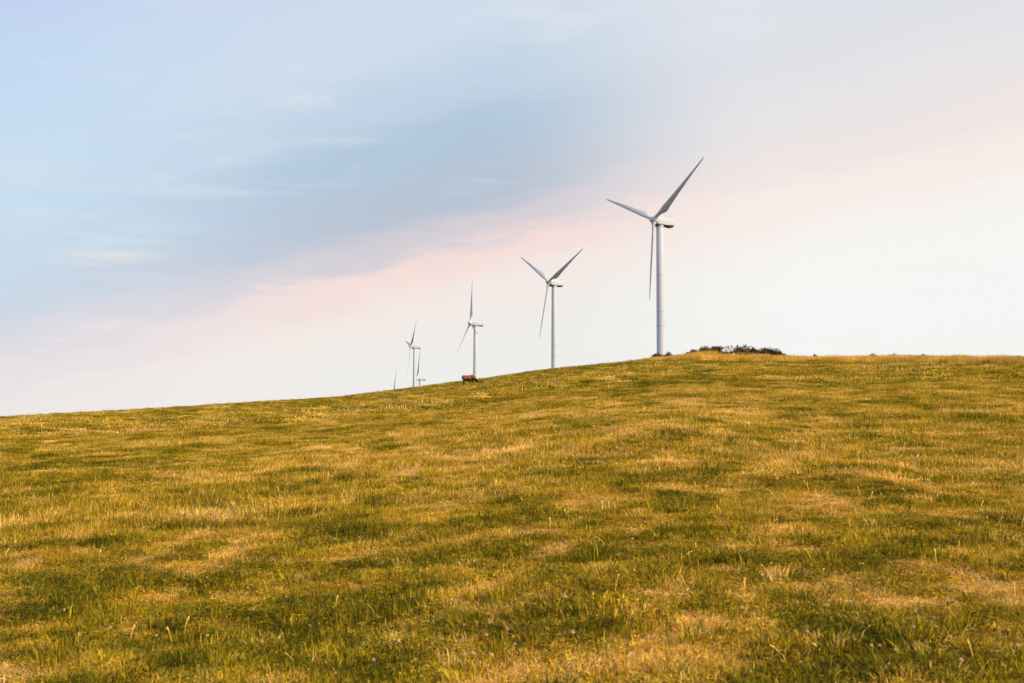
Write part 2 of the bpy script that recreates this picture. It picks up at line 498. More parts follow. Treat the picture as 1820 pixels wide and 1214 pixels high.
TM = dict(tower=tower_mesh(), nacelle=nacelle_mesh(), belly=belly_mesh(), hub=hub_mesh(), collar=collar_mesh(), blade=blade_mesh(),
          seams=[seam_mesh(z) for z in (8.5, 17.0, 21.0, 31.5)])
TILT = R(7)
def cyl_mesh(r, l, n=10): return fix_normals(shade(mesh_from('rod', *loft([circle(r, 0, n), circle(r, l, n)]))))
MAST = cyl_mesh(.035, 1.3)
HATCH = fix_normals(mesh_from('hatch', *loft([rbox(-2.2, .45, .08, -.02, .02), rbox(-1.2, .45, .08, -.02, .02)])))
def turbine(t, label):
    ov = t.get('over', OVER); psi = R(t['psi']); ax = Vector((-math.sin(psi), -math.cos(psi), 0))
    hub = t['hubpos']; base = hub-ax*ov-Vector((0, 0, HUBZ+ov*math.sin(TILT)))
    root = bpy.data.objects.new('wind_turbine', None); COL.objects.link(root)
    root.location = base
    root.rotation_euler = (0, 0, math.atan2(ax.y, ax.x))
    tag(root, label, 'wind turbine', 'wind turbines standing behind the hill')
    obj('tower', TM['tower'], M_TOWER, root)
    for s in TM['seams']: obj('tower_seam', s, M_SEAM, root)
    na = obj('nacelle', TM['nacelle'], M_NAC, root)
    Rt = Matrix.Rotation(-TILT, 4, 'Y')
    na.matrix_local = Matrix.Translation((1.0+(ov-OVER)*.8, 0, HUBZ))
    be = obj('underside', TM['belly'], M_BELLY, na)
    ht = obj('roof_hatch', HATCH, M_NAC, na); ht.location = (0, 0, 1.06)
    ms = obj('wind_sensor_mast', MAST, M_SEAM, na); ms.location = (-4.6, .4, .95)
    ms = obj('wind_sensor_mast', MAST, M_SEAM, na); ms.location = (-4.6, -.4, .95)
    H = Matrix.Translation((ov, 0, HUBZ+ov*math.sin(TILT))) @ Rt
    hb = obj('hub', TM['hub'], M_HUB, root); hb.matrix_local = H
    # which way local +Y points on the picture decides the sense of the rotor angle
    side = Vector((-ax.y, ax.x, 0)); sgn = 1 if side.x > 0 else -1        # local +Y = side
    for k in range(3):
        a = (R(t['al'])+k*2*math.pi/3)*sgn
        B = H @ Matrix.Rotation(-a, 4, 'X')     # +Z -> cos a z + sin a y
        b = obj('blade', TM['blade'], M_BLADE, root); b.matrix_local = B
        c = obj('root_collar', TM['collar'], M_HUB, b)
    return root
LBL = {1: 'largest white wind turbine, its tower just left of the scrub and rocks on the crest',
       2: 'white wind turbine with rotor spread in a Y, next left of the largest one',
       3: 'white wind turbine whose tower rises right behind the grazing cow, one blade straight up',
       4: 'distant turbine seen edge on, full tower visible, standing left of the cow',
       5: 'far turbine mostly sunk behind the crest with only its nacelle and upper blade showing',
       6: 'farthest left turbine, only one blade tip sticking up over the slope'}
for k, t in TURB.items(): turbine(t, LBL[k])

# ------------------------------------------------------------------ grass built of blades
def blades(n, rad, h0, h1, w, lean=.55, seed=0, spray=0.0, wide_tip=0.3):
    g = np.random.default_rng(seed)
    r = rad*np.sqrt(g.random(n)); a = g.random(n)*2*np.pi
    # clumpiness
    cx, cy = g.normal(0, rad*.5, 12), g.normal(0, rad*.5, 12); pick = g.integers(0, 12, n); cl = g.random(n) < .45
    bx = np.where(cl, cx[pick]+g.normal(0, rad*.10, n), r*np.cos(a)); by = np.where(cl, cy[pick]+g.normal(0, rad*.10, n), r*np.sin(a))
    H = h0+(h1-h0)*g.random(n)**1.5
    th = g.random(n)*2*np.pi; ln = np.abs(g.normal(0, lean, n)); ln = np.clip(ln, 0, 1.35)
    if spray: 
        th = np.where(g.random(n) < spray, np.arctan2(by, bx)+g.normal(0, .5, n), th)
        ln = np.clip(.15+np.hypot(bx, by)/rad*.9*np.abs(g.normal(.8, .3, n)), 0, 1.4)
    dx, dy = np.sin(ln)*np.cos(th), np.sin(ln)*np.sin(th); dz = np.cos(ln)
    ph = g.random(n)*np.pi; W = w*(.6+.8*g.random(n))
    px, py = np.cos(ph)*W/2, np.sin(ph)*W/2
    crv = .25+.5*g.random(n)
    V = np.zeros((n, 5, 3))
    for k, (f, wf) in enumerate(((0, 1), (.55, .8))):
        mx = bx+dx*H*f*(1-crv*.4*(1-f)); my = by+dy*H*f*(1-crv*.4*(1-f)); mz = dz*H*f*(1+crv*.25)
        V[:, 2*k, 0] = mx-px*wf; V[:, 2*k, 1] = my-py*wf; V[:, 2*k, 2] = mz
        V[:, 2*k+1, 0] = mx+px*wf; V[:, 2*k+1, 1] = my+py*wf; V[:, 2*k+1, 2] = mz
    V[:, 4, 0] = bx+dx*H*1.05; V[:, 4, 1] = by+dy*H*1.05; V[:, 4, 2] = dz*H*(1-crv*.15)
    V[:, :2, 2] -= .025
    b = (np.arange(n)*5)[:, None]
    T = np.concatenate([b+[0, 1, 3], b+[0, 3, 2], b+[2, 3, 4]])
    return V.reshape(-1, 3), T, np.repeat(g.random(n), 5)

def combine(*parts):
    V = []; T = []; A = []; o = 0
    for v, t, a in parts:
        V.append(v); T.append(t+o); A.append(a); o += len(v)
    return np.vstack(V), np.vstack(T), np.concatenate(A)

def clump_collection(name, specs):
    c = bpy.data.collections.new(name)
    for s in specs:
        v, t, a = s
        me = fast_mesh('grass_clump', v, t, {'rnd': a}); me.materials.append(M_GRASS)
        o = bpy.data.objects.new('grass_clump', me); c.objects.link(o)
    return c

def scatter(name, coll, P, idx, rot, scl, dry, tone, label):
    me = bpy.data.meshes.new(name)
    me.vertices.add(len(P)); me.vertices.foreach_set('co', P.astype(np.float32).ravel())
    def at(nm, typ, arr, key='value'):
        a = me.attributes.new(nm, typ, 'POINT'); a.data.foreach_set(key, arr.ravel())
    at('pick', 'INT', idx.astype(np.int32)); at('turn', 'FLOAT_VECTOR', rot.astype(np.float32), 'vector')
    at('size', 'FLOAT_VECTOR', scl.astype(np.float32), 'vector')
    at('dry', 'FLOAT', dry.astype(np.float32)); at('tone', 'FLOAT', tone.astype(np.float32))
    me.update(); me.materials.append(M_GRASS)
    o = obj(name, me); tag(o, label, kind='stuff', cat='grass')
    ng = bpy.data.node_groups.new(name, 'GeometryNodeTree')
    ng.interface.new_socket('Geometry', in_out='INPUT', socket_type='NodeSocketGeometry')
    ng.interface.new_socket('Geometry', in_out='OUTPUT', socket_type='NodeSocketGeometry')
    N, L = ng.nodes, ng.links
    gi = N.new('NodeGroupInput'); go = N.new('NodeGroupOutput')
    ci = N.new('GeometryNodeCollectionInfo'); ci.inputs['Collection'].default_value = coll
    ci.inputs['Separate Children'].default_value = True; ci.inputs['Reset Children'].default_value = True
    ip = N.new('GeometryNodeInstanceOnPoints'); ip.inputs['Pick Instance'].default_value = True
    def na(nm, typ):
        q = N.new('GeometryNodeInputNamedAttribute'); q.data_type = typ; q.inputs['Name'].default_value = nm
        return q.outputs['Attribute']
    L.new(gi.outputs[0], ip.inputs['Points']); L.new(ci.outputs[0], ip.inputs['Instance'])
    L.new(na('pick', 'INT'), ip.inputs['Instance Index'])
    er = N.new('FunctionNodeEulerToRotation'); L.new(na('turn', 'FLOAT_VECTOR'), er.inputs[0]); L.new(er.outputs[0], ip.inputs['Rotation'])
    L.new(na('size', 'FLOAT_VECTOR'), ip.inputs['Scale'])
    L.new(ip.outputs[0], go.inputs[0])
    md = o.modifiers.new('scatter', 'NODES'); md.node_group = ng
    return o

HALF = math.atan(910/FPX)+.06
def wedge(n, d0, d1, g):
    d = np.sqrt(d0*d0+(d1*d1-d0*d0)*g.random(n)); a = (g.random(n)*2-1)*(HALF+.25/d0)
    return d*np.sin(a), d*np.cos(a), d

def lay(name, label, n, d0, d1, coll_g, ng_, base_h, seed, vary=.5):
    g = np.random.default_rng(seed)
    x, y, d = wedge(n, d0, d1, g)
    dry = dryness(x, y)
    tuf = fbm(x, y, .9, 3, off=44)+.5*fbm(x, y, 3.5, 2, off=12)+.5*fbm(x, y, .3, 1, off=33)
    tall = np.clip(.42+tuf*3.0-.3*(dry-.5), .22, 2.1)
    z = ground_z(x, y)
    h = base_h*(.45+tall*vary*2)*np.where(dry > .72, .85, 1)
    xy = .85+.4*g.random(n)
    P = np.stack([x, y, z+(.010 if d1 < 20 else .015 if d1 < 50 else .03)], 1)
    rot = np.stack([g.normal(0, .06, n), g.normal(0, .06, n), g.random(n)*6.283], 1)
    # 0..ng_-1 lush variants, ng_.. dry variants
    kind = np.where(g.random(n) < sstep(dry, .45, .75), ng_, 0)+g.integers(0, ng_, n)
    dd = np.clip(dry+g.normal(0, .13 if d1 < 50 else .09, n), 0, 1)
    tone = (.66+.54*g.random(n))*(1+.6*fbm(x, y, .45, 3, off=77))
    return scatter(name, coll_g, P, kind, rot, np.stack([xy, xy, h], 1), dd, tone, label)

def clover_mat(n, rad, seed):
    """low trefoil leaflets lying between the blades"""
    g = np.random.default_rng(seed)
    V = []; T = []; A = []
    for i in range(n):
        r = rad*math.sqrt(g.random()); a = g.random()*6.283; z = .012+.03*g.random(); c = np.array([r*math.cos(a), r*math.sin(a), z])
        a0 = g.random()*6.283; s = .006+.006*g.random(); q = g.random()*.5
        for k in range(3):
            b = a0+k*2.094; u = np.array([math.cos(b), math.sin(b), .35]); v = np.array([-math.sin(b), math.cos(b), 0])
            o = len(V); V += [c, c+u*s+v*s*.7, c+u*s*1.8, c+u*s-v*s*.7]; T += [(o, o+1, o+2), (o, o+2, o+3)]; A += [q]*4
    return np.array(V), np.array(T), np.array(A)

def litter(n, rad, seed, L0=.03, w=.003):
    """dead stems lying flat"""
    v, t, a = blades(n, rad, L0, L0*2.2, w, lean=1.6, seed=seed)
    v[:, 2] = np.abs(v[:, 2])+.004
    return v, t, .5+.5*a

near = clump_collection('near_clumps',
    [combine(blades(210, .16, .015, .075, .0030, .8, s), clover_mat(26, .16, s+50), litter(20, .16, s+80), blades(22, .16, .03, .09, .0065, .7, s+400)) for s in range(4)] +
    [combine(blades(190, .16, .012, .055, .0028, .9, s+10), litter(80, .16, s+90), clover_mat(6, .16, s+60)) for s in range(4)])
mid = clump_collection('middle_clumps',
    [combine(blades(330, .30, .02, .085, .006, .95, s+20), litter(30, .28, s+120, .05, .006)) for s in range(4)] +
    [combine(blades(300, .30, .015, .07, .005, 1.0, s+30), litter(80, .28, s+130, .05, .006)) for s in range(4)])
far = clump_collection('far_clumps',
    [blades(750, 1.15, .025, .09, .018, .95, s+40) for s in range(4)] +
    [combine(blades(700, 1.15, .02, .08, .016, 1.0, s+45), litter(120, 1.1, s+140, .12, .02)) for s in range(4)])
lay('near_grass', 'tangled green and yellow turf in the foreground', 10500, 2.8, 13.5, near, 4, .95, 1)
lay('middle_grass', 'green and straw coloured meadow turf halfway up the slope', 25000, 12.5, 46, mid, 4, 1.0, 2)
lay('far_grass', 'short olive and gold turf on the upper slope', 31000, 43, 265, far, 4, 1.0, 3)

# tall straw grass along the crest on the right
tallc = clump_collection('tall_clumps', [blades(420, .8, .22, .62, .014, .25, s+200) for s in range(4)])
def crest_grass():
    g = np.random.default_rng(12)
    n = 5200
    px = 1130+g.random(n)**.85*900
    az = np.arctan((px-910)/FPX*1.0)
    dc = np.interp(az, _az, CREST[:, 2])
    d = dc*(.80+.24*g.random(n))-5*fbm(px, px*0, 60, 2)
    x, y = d*np.sin(az), d*np.cos(az)
    keep = (.5+fbm(x, y, 5, 3, off=61)*1.4) > g.random(n)*.75*sstep(px, 1300, 1120)
    x, y, px = x[keep], y[keep], px[keep]; n = len(x)
    z = ground_z(x, y)
    h = (1.15+.6*g.random(n))*(.92+1.3*fbm(x, y, 3, 3, off=50))*(.45+.55*sstep(px, 1130, 1230))
    kind = g.integers(0, 4, n)
    rot = np.stack([g.normal(0, .05, n), g.normal(0, .05, n), g.random(n)*6.283], 1)
    scatter('tall_dry_grass', tallc, np.stack([x, y, z], 1), kind, rot, np.stack([np.ones(n), np.ones(n), h], 1),
            np.clip(.72+.10*g.normal(size=n)+.3*fbm(x, y, 8, 2), .35, 1), (.70+.42*g.random(n))*(1+1.6*np.minimum(.1, fbm(x, y, 3.5, 3, off=88))), 'tall straw coloured grass fringing the crest on the right')
crest_grass()

# coarse tufts standing out of the short turf
tuftc = clump_collection('tuft_clumps', [blades(150, .13, .05, .14, .0045, seed=s+500, spray=.85) for s in range(5)]+[blades(110, .11, .05, .13, .004, seed=s+520, spray=.7) for s in range(3)])
def tufts():
    g = np.random.default_rng(77)
    d = 3.2*np.exp(g.random(5200)*math.log(75/3.2)); a = (g.random(5200)*2-1)*(HALF+.03); x, y = d*np.sin(a), d*np.cos(a)
    k = (fbm(x, y, 1.7, 3, .6, off=14)+.5) > .36+.34*g.random(len(x))
    x, y, d = x[k], y[k], d[k]; n = len(x)
    dr = dryness(x, y); dry = np.where(g.random(n) < .68, np.clip(dr*.45+g.normal(0, .07, n), .02, .5), np.clip(.72+g.normal(0, .12, n), .5, 1))
    kind = np.where(dry < .55, g.integers(0, 5, n), g.integers(5, 8, n))
    f = (.55+.6*g.random(n)**2)*(1+d/45); sc = np.stack([f*(1+.3*g.random(n)), f, f*(.55+.5*g.random(n))*np.where(d > 25, .75, 1)], 1)
    scatter('grass_tufts', tuftc, np.stack([x, y, ground_z(x, y)+.005], 1), kind, np.stack([g.normal(0, .1, n), g.normal(0, .1, n), g.random(n)*6.283], 1), sc, dry, .75+.45*g.random(n), 'coarse tufts of longer grass scattered over the turf')
tufts()

# stray straw stems in the near field
def stems():
    g = np.random.default_rng(31)
    V = []; T = []; A = []; n = 0
    x, y, d = wedge(620, 3.5, 20, g); dr = dryness(x, y); z = ground_z(x, y)
    for i in range(len(x)):
        if g.random() > .3+.7*dr[i]: continue
        w = .0016+.0001*d[i]; H = .05+.10*g.random()**2
        a = g.random()*6.283; l = abs(g.normal(0, .4)); b = np.array([x[i], y[i], z[i]])
        pts = [b+np.array([math.cos(a)*H*f*math.sin(l*f*1.6), math.sin(a)*H*f*math.sin(l*f*1.6), H*f*math.cos(l*f)]) for f in (0, .5, .85, .93, 1.05)]
        ws = (w, w*.8, w*.9, w*2.2, w*.3)
        for px_, py_ in ((1, 0), (.3, 1)):
            o = len(V)
            for p, q in zip(pts, ws): V += [p-np.array([px_, py_, 0])*q, p+np.array([px_, py_, 0])*q]; A += [.35+.5*g.random()]*0+[.5]*2
            for k in range(4): T += [(o+2*k, o+2*k+1, o+2*k+3), (o+2*k, o+2*k+3, o+2*k+2)]
    V = np.array(V); me = fast_mesh('stems', V, np.array(T), {'rnd': np.array(A), 'dry': np.full(len(V), .93)}); me.materials.append(M_TUFT)
    tag(obj('straw_stems', me), 'scattered dry flowering grass stems in the turf', 'grass', kind='stuff')
stems()

# ------------------------------------------------------------------ distinct tussocks
def tussock_mesh(rad, h, dry, seed, n=420, w=.006):
    v, t, a = blades(n, rad, h*.5, h, w, seed=seed, spray=.8)
    me = fast_mesh('tussock', v, t, {'rnd': a, 'dry': np.full(len(v), dry)}); me.materials.append(M_TUFT); return me
TUSS = [  # px, py, width px, height factor, dryness, label
    (680, 826, 40, .5, .02, 'dark green tussock left of the middle, the larger of two close together'),
    (655, 838, 26, .5, .05, 'small dark green tussock just below a larger one left of the middle'),
    (935, 774, 46, .35, .08, 'flat green tussock high on the slope near the centre'),
    (900, 853, 60, .45, .08, 'wide dark tussock below the pale straw streak in the centre'),
    (1600, 677, 16, .6, .0, 'tiny nearly black tussock high on the right slope below the crest'),
    (1425, 660, 10, .6, .05, 'tiny dark tussock just under the crest right of the scrub'),
    (1750, 752, 90, .35, .0, 'long dark green tussock near the right edge of the slope'),
    (1570, 790, 70, .35, .05, 'dark green hollow tussock on the upper right slope'),
    (310, 817, 56, .3, .22, 'brown green tussock on the left slope'),
    (268, 790, 80, .25, .06, 'dull green low tussock on the far left slope'),
    (1700, 1008, 70, .7, .05, 'leafy green tussock low in the right part of the meadow'),
    (1580, 1030, 64, .6, .12, 'yellow green tussock beside a darker one at lower right'),
    (860, 1100, 130, .6, .08, 'broad dark green tussock in the foreground centre'),
    (1490, 1085, 100, .6, .06, 'dark foreground tussock right of the centre'),
    (250, 985, 60, .6, .05, 'dark green tussock in the left foreground'),
    (110, 1180, 120, .9, .10, 'long bladed green tussock at the bottom left corner'),
    (200, 1110, 120, .8, .1, 'green tussock above the bottom left corner'),
    (770, 1062, 70, .8, .18, 'bright yellow green spray of grass in the foreground'),
    (1190, 862, 36, .5, .1, 'small green tussock right of the centre'),
    (545, 905, 60, .4, .14, 'dark brownish tussock left of the centre'),
]
def place_tussocks():
    for i, (px, py, wpx, hf, dry, lab) in enumerate(TUSS):
        p = ground_at(px, py); d = math.hypot(p.x, p.y)
        rad = min(wpx*d/FPX/2, .9); h = min(max(.06, rad*hf*.8), .2)
        me = tussock_mesh(rad, h, dry+.13, 300+i, n=int(min(1500, 350+rad*1400)), w=max(.004, d*.00035))
        o = obj('grass_tussock', me); o.location = p; tag(o, lab, 'grass tussock', 'tussocks in the meadow')
place_tussocks()

# ------------------------------------------------------------------ clover flowers
def flower_mesh(seed, pink=False):
    g = np.random.default_rng(seed)
    bm = bmesh.new()
    # stem
    H = .045
    bmesh.ops.create_cone(bm, cap_ends=False, segments=5, radius1=.0012, radius2=.001, depth=H, matrix=Matrix.Translation((0, 0, H/2)))
    for f in bm.faces: f.material_index = 0
    n0 = len(bm.faces)
    # head: rings of little petals
    for ring, (nn, el, r) in enumerate(((10, -.25, .0085), (10, .15, .0095), (8, .6, .009), (5, 1.1, .008))):
        for k in range(nn):
            a = 2*math.pi*(k+.5*ring)/nn+g.normal(0, .1)
            d = Vector((math.cos(a)*math.cos(el), math.sin(a)*math.cos(el), math.sin(el)))
            s = Vector((-math.sin(a), math.cos(a), 0)); c = Vector((0, 0, H+.004))
            v = [bm.verts.new(c+d*.002-s*.0008), bm.verts.new(c+d*.002+s*.0008), bm.verts.new(c+d*r*.8+s*.0022), bm.verts.new(c+d*r*1.15), bm.verts.new(c+d*r*.8-s*.0022)]
            f = bm.faces.new(v); f.material_index = 1 if ring > 0 else 2
    me = bpy.data.meshes.new('clover'); bm.to_mesh(me); bm.free(); return me
M_PETAL = paint('clover_petal', (.80, .54, .34), .8, .1, 40)
M_PETALD = paint('clover_faded', (.42, .24, .14), .9, .1, 40)
M_STEM = paint('clover_stem', (.12, .14, .03), .8, .1, 40)
FL = [flower_mesh(s) for s in range(5)]
for me in FL:
    for m_ in (M_STEM, M_PETAL, M_PETALD): me.materials.append(m_)
def pts(ox, oy, sc, L): return [(ox+a/sc, oy+b/sc) for a, b in L]
FP = pts(700, 960, 4.55, [(130, 90), (310, 128), (815, 235), (620, 245), (345, 375), (470, 400), (1320, 330), (928, 633), (323, 705), (340, 735), (740, 765), (785, 778), (670, 785), (915, 845), (1200, 878), (1390, 870), (1435, 882), (1480, 880), (460, 960), (645, 972), (585, 1040), (655, 1028), (455, 1118), (165, 1095), (1385, 1018), (1235, 1045), (1215, 1108), (1347, 675), (1432, 692), (555, 190), (240, 1140), (540, 510), (712, 550), (205, 355), (515, 910), (1000, 965), (365, 912), (548, 998)])
FP += pts(0, 960, 4.55, [(450, 160), (262, 218), (1365, 108), (1768, 308), (1157, 318), (825, 635), (640, 942), (1272, 1000), (335, 578), (958, 385), (820, 315), (1055, 435), (1570, 600), (1690, 860)])
FP += pts(1400, 960, 4.333, [(583, 272), (103, 455), (60, 592), (605, 640), (1065, 580), (1010, 680), (1130, 720), (1645, 525), (1440, 790), (1403, 803), (1278, 842), (1145, 850), (1090, 882), (1220, 908), (1240, 850), (655, 920), (730, 918), (535, 868), (165, 865), (185, 820), (840, 968), (1640, 812), (1695, 818), (1760, 930), (1660, 1072), (790, 1085), (990, 790), (1150, 765)])
FP += pts(550, 920, 9.1, [(400, 455), (820, 460), (1295, 435), (1245, 500), (1218, 545), (925, 525), (615, 600), (920, 628), (1635, 525), (1632, 640), (628, 760), (550, 840), (1075, 790), (1183, 835), (1185, 860), (1510, 885), (1605, 820), (745, 885)])
def flowers():
    g = np.random.default_rng(5)
    P = [ground_at(a, b) for a, b in FP]
    while len(P) < 170:
        a = 400+g.random()*780 if g.random() < .4 else g.random()*1820
        b = 930+g.random()**.8*284
        P.append(ground_at(a, b))
    for i, p in enumerate(P):
        d = math.hypot(p.x, p.y); s = .75+.45*g.random()
        o = obj('clover_flower', FL[i % 5]); o.location = p+Vector((0, 0, .018)); o.scale = (s, s, s*(1.0+.4*g.random()))
        o.rotation_euler = (g.normal(0, .25), g.normal(0, .25), g.random()*6.28)
        tag(o, 'small white clover flower head standing in the foreground turf', 'flower', 'white clover flowers in the foreground turf')
    # the many small ones further up, as one mass
    x, y, d = wedge(1100, 11, 60, g); k = (fbm(x, y, 5, 2, off=71)+.5 > .45+.35*g.random(len(x))); x, y, d = x[k], y[k], d[k]; z = ground_z(x, y)
    V = []; F = []
    for a, b, c, dd in zip(x, y, z, d):
        r = .0045+.00016*dd; h = c+.03+.04*g.random(); o = len(V)
        V += [(a+r, b, h), (a, b+r, h), (a-r, b, h), (a, b-r, h), (a, b, h+r), (a, b, h-r*.8)]
        F += [(o, o+1, o+4), (o+1, o+2, o+4), (o+2, o+3, o+4), (o+3, o, o+4), (o+1, o, o+5), (o+2, o+1, o+5), (o+3, o+2, o+5), (o, o+3, o+5)]
    tag(obj('distant_clover_flowers', mesh_from('clovers', V, F), M_PETAL), 'pale clover heads dotted through the middle slope', 'flowers', kind='stuff')
flowers()

# ------------------------------------------------------------------ standing stalks
def stalk_plant(px, py, hpx, n, label, seed):
    g = random.Random(seed); p = ground_at(px, py); d = math.hypot(p.x, p.y); H = hpx*d/FPX
    root = bpy.data.objects.new('dry_stalk_clump', None); COL.objects.link(root); root.location = p; tag(root, label, 'grass stalks')
    for k in range(n):
        a = g.random()*6.28; l = .08+.18*g.random(); h = H*(.75+.3*g.random()); w = max(.0018, d*.0003)
        bx, by = g.uniform(-.04, .04), g.uniform(-.02, .02); S = []
        for f, q in ((0, 1), (.4, .9), (.8, .7), (.84, 1.8), (.94, 2.0), (1.0, .3)):
            S.append([(bx+math.cos(a)*l*h*f*f+x, by+math.sin(a)*l*h*f*f+y, h*f) for x, y, _ in circle(w*q, 0, 6)])
        me = fix_normals(shade(mesh_from('stalk', *loft(S)), 60))
        obj('stalk', me, M_STRAW, root)
M_STRAW = paint('straw', (.62, .44, .18), .8, .08, 30)
stalk_plant(1632, 848, 38, 3, 'tall pale straw stalks standing alone on the right slope', 1)
stalk_plant(820, 1132, 36, 1, 'single upright straw stalk in the foreground left of the centre', 2)
stalk_plant(757, 1127, 27, 1, 'short straw stalk standing left of a taller one in the foreground', 3)
stalk_plant(705, 1010, 18, 2, 'pale bent straw stalks in the clover patch', 4)

# ------------------------------------------------------------------ scrub and rocks on the crest
def foliage_mat(name, c0, c1, c2):
    m, N, L, out = new_mat(name)
    a = N.new('ShaderNodeAttribute'); a.attribute_name = 'rnd'
    r = N.new('ShaderNodeValToRGB'); r.color_ramp.elements.new(.5)
    for e, (p, c) in zip(r.color_ramp.elements, ((0, c0), (.6, c1), (1, c2))): e.position = p; e.color = (*c, 1)
    L.new(a.outputs['Fac'], r.inputs[0])
    d = N.new('ShaderNodeBsdfDiffuse'); L.new(r.outputs[0], d.inputs[0]); L.new(d.outputs[0], out.inputs['Surface'])
    return m
M_SCRUB = foliage_mat('heather_scrub', (.022, .016, .009), (.11, .066, .026), (.32, .17, .055))
M_TWIG = paint('twig_bark', (.06, .04, .03), .9, .1, 20)
def bush(px, wpx, hpx, label, dd=0.0, seed=0, cat='shrub', ybase=None):
    g = np.random.default_rng(1000+seed)
    v = ray(px, 640); az = math.atan2(v.x, v.y)
    d = float(np.interp(az, _az, CREST[:, 2]))+dd
    x, y = d*math.sin(az), d*math.cos(az)
    root = bpy.data.objects.new('heather_bush', None); COL.objects.link(root); root.location = (x, y, gz(x, y)-.05)
    tag(root, label, cat, 'low dark scrub on the crest')
    W = 1.2*wpx*d/FPX/2; H = (1.4*hpx*d/FPX+.45) if 1230 < px < 1400 else (1.3*hpx*d/FPX+.5)
    n = int(1500+2600*W)
    # several sub-mounds give an uneven outline
    ks = 6; cx = g.uniform(-.7, .7, ks)*W; cy = g.uniform(-.6, .6, ks)*W*.8; rr = g.uniform(.35, .6, ks)*W; hh = g.uniform(.55, 1.0, ks)*H*(1-.35*np.abs(cx)/W)
    k = g.integers(0, ks, n); u = g.normal(size=(n, 3)); u /= np.linalg.norm(u, axis=1)[:, None]; u[:, 2] = np.abs(u[:, 2]); q = (.55+.5*g.random(n)**.6)[:, None]
    c = np.stack([cx[k]+u[:, 0]*rr[k]*q[:, 0], cy[k]+u[:, 1]*rr[k]*q[:, 0], u[:, 2]*hh[k]*q[:, 0]], 1)
    s = g.uniform(.05, .13, n)[:, None]
    t1 = g.normal(size=(n, 3)); t1 /= np.linalg.norm(t1, axis=1)[:, None]; t2 = np.cross(t1, u); t2 /= (np.linalg.norm(t2, axis=1)[:, None]+1e-6)
    t1 = t1*.6+u*.6
    V = np.stack([c-t2*s*.5, c+t2*s*.5, c+t1*s*1.9], 1).reshape(-1, 3)
    me = fast_mesh('foliage', V, np.arange(3*n).reshape(-1, 3), {'rnd': np.repeat(np.clip(.5*g.random(n)+.55*g.random(ks)[k], 0, 1), 3)})
    obj('foliage', me, M_SCRUB, root)
    V = []; F = []
    for i in range(12):
        a = g.random()*6.28; l = g.uniform(.1, .7); L_ = H*g.uniform(.6, 1.02); bx, by = g.uniform(-.6, .6, 2)*W
        S = [[(bx+math.cos(a)*l*L_*f+xx, by+math.sin(a)*l*L_*f*.7+yy, L_*f) for xx, yy, _ in circle(.012*(1-f*.7), 0, 4)] for f in (0, .5, 1)]
        v_, f_ = loft(S, False); o = len(V); V += v_; F += [tuple(j+o for j in ff) for ff in f_]
    obj('twigs', mesh_from('twigs', V, F), M_TWIG, root)
    return root
def rock_mat():
    m, N, L, out = new_mat('lichen_rock')
    tc = N.new('ShaderNodeTexCoord')
    n1 = N.new('ShaderNodeTexNoise'); n1.inputs['Scale'].default_value = 3.5; n1.inputs['Detail'].default_value = 8; n1.inputs['Roughness'].default_value = .7
    n2 = N.new('ShaderNodeTexVoronoi'); n2.feature = 'DISTANCE_TO_EDGE'; n2.inputs['Scale'].default_value = 2.6
    L.new(tc.outputs['Object'], n1.inputs[0]); L.new(tc.outputs['Object'], n2.inputs[0])
    r = N.new('ShaderNodeValToRGB'); r.color_ramp.elements[0].position = .38; r.color_ramp.elements[0].color = (.05, .05, .055, 1)
    r.color_ramp.elements[1].position = .56; r.color_ramp.elements[1].color = (.72, .72, .73, 1)
    L.new(n1.outputs[0], r.inputs[0])
    r2 = N.new('ShaderNodeValToRGB'); r2.color_ramp.elements[0].color = (.06, .05, .05, 1); r2.color_ramp.elements[1].position = .09
    L.new(n2.outputs['Distance'], r2.inputs[0])
    mx = N.new('ShaderNodeMix'); mx.data_type = 'RGBA'; mx.blend_type = 'MULTIPLY'; mx.inputs[0].default_value = 1
    L.new(r.outputs[0], mx.inputs[6]); L.new(r2.outputs[0], mx.inputs[7])
    b = N.new('ShaderNodeBsdfPrincipled'); b.inputs['Roughness'].default_value = .95
    L.new(mx.outputs[2], b.inputs['Base Color'])
    bp = N.new('ShaderNodeBump'); bp.inputs['Strength'].default_value = 1; bp.inputs['Distance'].default_value = .1
    L.new(n1.outputs[0], bp.inputs['Height']); L.new(bp.outputs[0], b.inputs['Normal'])
    L.new(b.outputs[0], out.inputs['Surface']); return m
M_ROCK = rock_mat()
